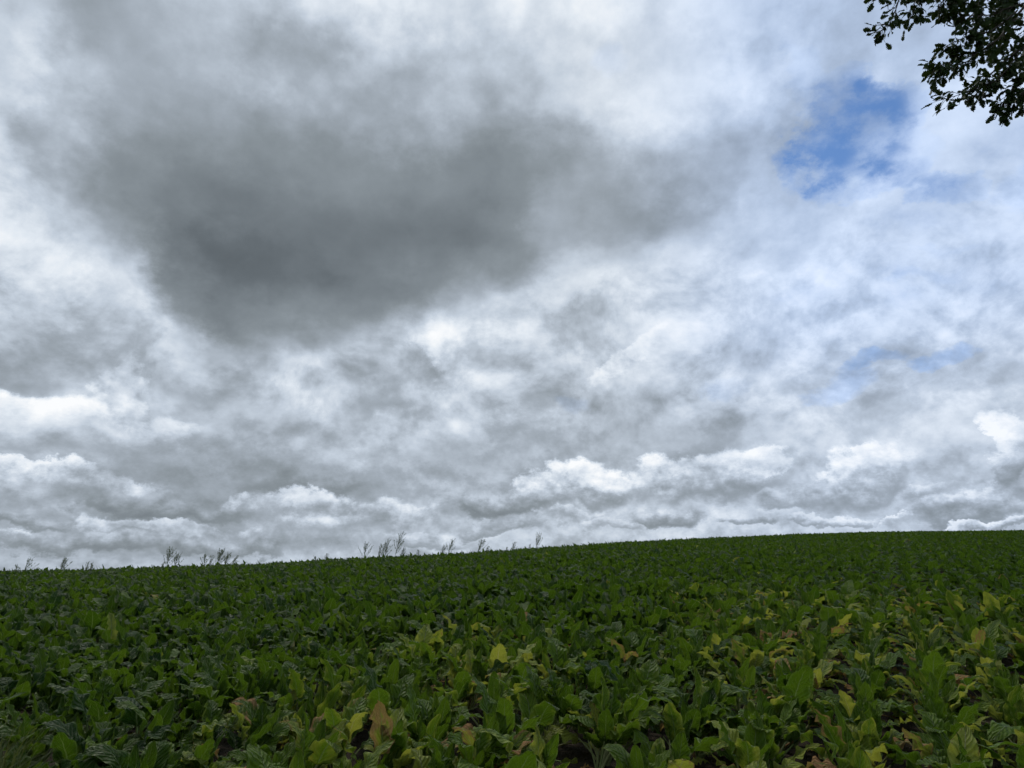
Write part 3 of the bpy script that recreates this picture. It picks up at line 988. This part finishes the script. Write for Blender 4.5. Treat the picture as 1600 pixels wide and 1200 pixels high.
# ------------------------------------------------------------------ grass at the field corner
def mat_grass():
    m, nt = new_mat('grass')
    p = nt.node('ShaderNodeNewGeometry').outputs['Position']
    n = nt.noise(p, 9, 4, 0.6)
    col = nt.ramp(n, [(0.3, (.045, .075, .018)), (0.5, (.085, .115, .030)), (0.68, (.19, .17, .075))])
    finish(nt, translucent_mix(nt, principled(nt, col, 0.6, 0.3), (0.14, 0.17, 0.03, 1), 0.25))
    return m
def build_grass():
    rng = np.random.default_rng(77)
    mb = MB()
    spots = []
    while len(spots) < 3000:
        x, y = rng.uniform(-4.6, 4.0), rng.uniform(-3.0, 3.0)
        r = math.hypot(x, y)
        if r < 2.35:
            spots.append((x, y, .55))
    for _ in range(3600):                      # the tall rough grass of the corner
        a = rng.uniform(-42, -32.6); r = rng.uniform(3.2, 5.3)
        spots.append((r * math.sin(R(a)), r * math.cos(R(a)), 1.45))
    for _ in range(900):                       # loose grass between the first plants
        x, y = rng.uniform(-3.4, 2.8), rng.uniform(2.2, 4.4)
        if rng.random() < (0.9 if x < -1.0 else 0.25):
            spots.append((x, y, .9))
    Z = ground_z([s[0] for s in spots], [s[1] for s in spots])
    for (x, y, k), z in zip(spots, Z):
        h = rng.uniform(.14, .42) * k
        a = rng.uniform(0, 6.28); b = rng.uniform(.15, .7) * h
        d = np.array([math.cos(a) * b + .12 * h, math.sin(a) * b, 0])
        sd = np.array([-math.sin(a), math.cos(a), 0]) * rng.uniform(.0018, .0036)
        p0 = np.array([x, y, z - .01]); p1 = p0 + d * .35 + np.array([0, 0, h * .62]); p2 = p0 + d + np.array([0, 0, h * rng.uniform(.7, 1)])
        mb.add([p0 - sd, p0 + sd, p1 + sd * .8, p1 - sd * .8], [(0, 1, 2, 3)])
        mb.add([p1 - sd * .8, p1 + sd * .8, p2], [(0, 1, 2)])
    link('grass', mb.mesh('grass', mat_grass()), kind='stuff', category='grass', label='rough grass at the edge of the beet field')
build_grass()

# ------------------------------------------------------------------ oak at the field edge, its boughs hanging into the picture
def mat_bark():
    m, nt = new_mat('oak_bark')
    g = nt.node('ShaderNodeTexCoord').outputs['Object']
    gx, gy, gz = nt.xyz(g)
    n = nt.noise(nt.vec(nt.mul(gx, 14), nt.mul(gy, 14), nt.mul(gz, 2.5)), 1.0, 5, 0.6)
    col = nt.ramp(n, [(0.3, (.028, .022, .017)), (0.7, (.11, .095, .075))])
    finish(nt, principled(nt, col, 0.9, 0.2, bump(nt, n, 0.9, 0.04)))
    return m
def mat_oak():
    m, nt = new_mat('oak_leaf')
    p = nt.node('ShaderNodeNewGeometry').outputs['Position']
    n = nt.noise(p, 5, 3, 0.6)
    col = nt.ramp(n, [(0.3, (.016, .034, .010)), (0.7, (.034, .060, .016))])
    finish(nt, translucent_mix(nt, principled(nt, col, 0.6, 0.12), (0.034, 0.056, 0.006, 1), 0.18))
    return m
M_BARK, M_OAK = mat_bark(), mat_oak()

def oak_leaf_mesh(seed):
    rng = np.random.default_rng(seed)
    t = np.array([0, .10, .17, .25, .32, .40, .48, .56, .64, .72, .80, .89, .96, 1])
    w = np.array([.012, .05, .13, .085, .21, .13, .28, .16, .31, .18, .25, .13, .11, .015])
    def side():
        return w * rng.uniform(.82, 1.18, len(w)) * 1.05
    L, Rr = side(), side()
    bend, cup, wav = rng.uniform(-.35, .35), rng.uniform(-.25, .45), rng.uniform(0, 6.28)
    V = []
    for i, tt in enumerate(t):
        z = bend * tt * tt
        lob = .05 * math.sin(tt * 9 + wav)
        V += [(tt, 0, z), (tt + .03 * (i % 2), L[i], z + cup * L[i] + lob), (tt + .03 * (i % 2), -Rr[i], z + cup * Rr[i] - lob)]
    F = []
    for i in range(len(t) - 1):
        a = i * 3
        F += [(a, a + 3, a + 4, a + 1), (a, a + 2, a + 5, a + 3)]
    V = [(x + .10, y, z) for x, y, z in V]
    n = len(V)
    V += [(0, .008, 0), (0, -.008, 0), (.11, .008, 0), (.11, -.008, 0)]
    F.append((n, n + 1, n + 3, n + 2))
    return np.array(V), np.array(F)
OAK_LEAF = [oak_leaf_mesh(s) for s in range(7)]
OAK_MESH = [mesh_np('oak_leaf', V, [F], M_OAK) for V, F in OAK_LEAF]

def at_depth(px, py, f):
    px, py = px + 1, py - 15
    a, b = (px - 800) / FPX * f, (600 - py) / FPX * f
    return np.array([a, f * CP - b * SP, CAM_Z + f * SP + b * CP])

# boughs that hang into the picture: points (x, y in the photograph, distance ahead of the camera)
BOUGHS = [
    [(1475, -150, 6.3), (1425, -45, 6.2), (1398, 25, 6.1), (1374, 62, 6.05)],
    [(1440, -80, 6.2), (1395, -40, 6.1), (1366, 8, 6.1)],
    [(1440, -70, 6.2), (1425, -10, 6.25), (1432, 12, 6.3), (1420, 44, 6.3)],
    [(1560, -90, 6.0), (1510, -20, 5.95), (1480, 5, 5.9), (1462, 22, 5.9)],
    [(1560, -60, 6.0), (1520, 0, 6.0), (1492, 22, 6.0), (1482, 28, 6.0)],
    [(1660, -60, 5.9), (1600, 20, 5.9), (1556, 80, 5.85), (1505, 108, 5.8), (1455, 120, 5.8)],
    [(1600, 20, 5.9), (1545, 40, 5.9), (1500, 42, 5.85)],
    [(1590, 30, 5.9), (1540, 62, 5.8), (1495, 72, 5.8), (1468, 83, 5.8)],
    [(1560, 75, 5.85), (1530, 112, 5.9), (1490, 128, 5.9), (1466, 134, 5.9)],
    [(1650, 10, 6.2), (1598, 90, 6.1), (1560, 135, 6.0), (1515, 152, 6.0), (1472, 165, 6.0)],
    [(1598, 90, 6.1), (1560, 120, 6.1), (1535, 150, 6.1), (1524, 168, 6.1)],
    [(1655, 60, 6.0), (1610, 120, 6.0), (1580, 155, 6.0), (1556, 184, 6.0)],
    [(1655, 60, 6.0), (1625, 130, 5.9), (1600, 160, 5.9), (1570, 176, 5.9)],
    [(1700, 60, 6.3), (1650, 130, 6.2), (1610, 172, 6.2), (1588, 182, 6.2)],
    [(1640, -40, 6.6), (1580, 10, 6.6), (1545, 40, 6.6), (1530, 66, 6.6)],
    [(1660, -20, 6.8), (1600, 30, 6.8), (1570, 66, 6.7), (1556, 96, 6.7)],
    [(1680, 0, 6.5), (1625, 50, 6.5), (1590, 84, 6.5), (1575, 116, 6.5)],
    [(1600, -60, 6.4), (1560, -10, 6.4), (1535, 20, 6.4), (1520, 40, 6.4)],
    [(1640, -70, 6.2), (1590, -20, 6.2), (1570, 20, 6.2), (1558, 52, 6.2)],
    [(1690, -30, 6.0), (1630, 10, 6.1), (1600, 50, 6.1), (1592, 80, 6.1)],
    [(1700, 20, 6.6), (1650, 70, 6.6), (1615, 100, 6.6), (1596, 130, 6.6)],
    [(1640, -90, 6.9), (1600, -40, 6.9), (1580, 0, 6.9), (1574, 30, 6.9)],
    [(1610, -90, 6.1), (1565, -40, 6.1), (1530, -10, 6.1), (1512, 14, 6.1)],
    [(1700, 90, 6.1), (1660, 150, 6.1), (1625, 180, 6.1), (1606, 160, 6.1)]]

def build_oak():
    rng = np.random.default_rng(21)
    gz = float(ground_z(OAK[0], OAK[1]))
    root = bpy.data.objects.new('oak_tree', None)
    COL.objects.link(root)
    root.location = (OAK[0], OAK[1], gz)
    root['label'] = 'dark oak whose leafy boughs hang into the top right corner of the sky'
    root['category'] = 'tree'
    O = np.array(root.location)
    mb = MB()
    tp = np.array([(0, 0, -.3), (.02, 0, .3), (.0, .05, 1.5), (-.08, .05, 3.0), (-.1, .1, 4.6), (.05, .1, 6.4), (.1, 0, 8.2), (.0, .1, 9.6)])
    mb.add(*tube(tp, [.62, .46, .40, .37, .33, .25, .15, .06], 14))
    link('trunk', mb.mesh('oak_trunk', M_BARK), root)
    fork = at_depth(1740, -190, 6.4) - O
    limbs = [bez((-.08, .08, 3.9), (-1.6, -.6, 5.2), fork, 14)]
    for k in range(7):
        a = -0.5 + k * .78
        z = 4.0 + .55 * k
        limbs.append(bez((0, .08, z), (math.cos(a) * 1.8, math.sin(a) * 1.8, z + 1.0), (math.cos(a) * (4.2 - .3 * k), math.sin(a) * (4.0 - .3 * k), z + 1.5 + .3 * (k % 3)), 12))
    for k, l in enumerate(limbs):
        mb = MB(); mb.add(*tube(l, np.linspace(.17 if k == 0 else .15, .05, len(l)), 8))
        link('limb', mb.mesh('oak_limb', M_BARK), root)
    crown = MB()
    def place(c, d, s, roll, shape):
        """matrix with local x along d"""
        d = d / np.linalg.norm(d)
        up = np.array([0, 0, 1.0]) if abs(d[2]) < .95 else np.array([1.0, 0, 0])
        yv = np.cross(up, d); yv /= np.linalg.norm(yv); zv = np.cross(d, yv)
        y2 = yv * math.cos(roll) + zv * math.sin(roll); z2 = np.cross(d, y2)
        return np.stack([d * s, y2 * s, z2 * s], 1), c
    count = 0
    for bi, bough in enumerate(BOUGHS):
        pts = np.array([at_depth(*p) for p in bough]) - O
        # smooth, slightly wandering bough
        t = np.linspace(0, len(pts) - 1, 26)
        path = np.stack([np.interp(t, range(len(pts)), pts[:, k]) for k in range(3)], 1)
        ker = np.array([1, 2, 3, 2, 1]) / 9.0
        pad = np.pad(path, ((2, 2), (0, 0)), 'edge')
        path = sum(pad[k:k + 26] * ker[k] for k in range(5)) + np.cumsum(rng.normal(0, .004, (26, 3)), 0)
        if bi in (0, 5, 11, 16):                   # the main boughs start on the limb
            lead = bez(limbs[0][10 + bi % 3], (limbs[0][12] + path[0]) / 2 + np.array([0, 0, .12]), path[0], 8)[:-1]
            full = np.concatenate([lead, path])
        else:
            full = path
        mb = MB(); mb.add(*tube(full, np.linspace(.016 if len(full) > 26 else .008, .0022, len(full)), 5))
        twigs = []
        leaves = []
        for s in range(4, 26):
            for q in range(2):
                if rng.random() < (.80 if s > 8 else .5):
                    d = path[min(s + 1, 25)] - path[max(s - 1, 0)]; d /= np.linalg.norm(d) + 1e-9
                    o = rng.normal(0, 1, 3); o -= d * o.dot(d); o /= np.linalg.norm(o)
                    td = d * .6 + o * .8 + np.array([0, 0, -.15]); td /= np.linalg.norm(td)
                    tl = rng.uniform(.03, .11)
                    e = path[s] + td * tl
                    tw = bez(path[s], path[s] + d * tl * .4 + o * tl * .2, e, 4)
                    mb.add(*tube(tw, [.003, .0026, .0022, .0016], 3))
                    for h in range(int(rng.integers(2 if bi >= 5 else 1, 5))):
                        ld = td + rng.normal(0, .75, 3) + np.array([0, 0, -.25])
                        leaves.append((tw[3 - (h % 2)], ld, rng.uniform(.055, .090), rng.uniform(-1.3, 1.3)))
        leaves.append((path[-1], path[-1] - path[-2], .09, 0.3))
        br = link('branch', mb.mesh('oak_branch', M_BARK), root)
        for c, d, s, roll in leaves:
            M3, loc = place(c, d, s, roll, 0)
            k = int(rng.integers(7))
            w = loc + O
            ok, px, py = in_frame(w[0], w[1], w[2], 0)
            if ok and count < 300 and rng.random() < .62:
                o = link('leaf', OAK_MESH[k], br)
                mt = Matrix(M3.tolist()).to_4x4(); mt.translation = loc.tolist()
                o.matrix_local = mt
                count += 1
            else:
                V, F = OAK_LEAF[k]
                crown.add(V @ M3.T + loc, F)
    # the rest of the crown, outside the picture
    n = 0
    while n < 5200:
        p = rng.normal(0, 1, 3); p /= np.linalg.norm(p)
        p = p * rng.uniform(.55, 1.0) * np.array([4.9, 4.6, 3.4]) + np.array([0, 0, 7.0])
        w = p + O
        ok, px, py = in_frame(w[0], w[1], w[2], 90)
        if ok or w[2] < 4.2:
            continue
        for _ in range(6):
            V, F = OAK_LEAF[int(rng.integers(7))]
            M3, loc = place(p + rng.normal(0, .12, 3), rng.normal(0, 1, 3) + np.array([0, 0, -.3]), rng.uniform(.08, .12), rng.uniform(-1.5, 1.5), 0)
            crown.add(V @ M3.T + loc, F)
            n += 1
    co = link('crown', crown.mesh('oak_crown', M_OAK), root)
    co['kind'] = 'stuff'
build_oak()
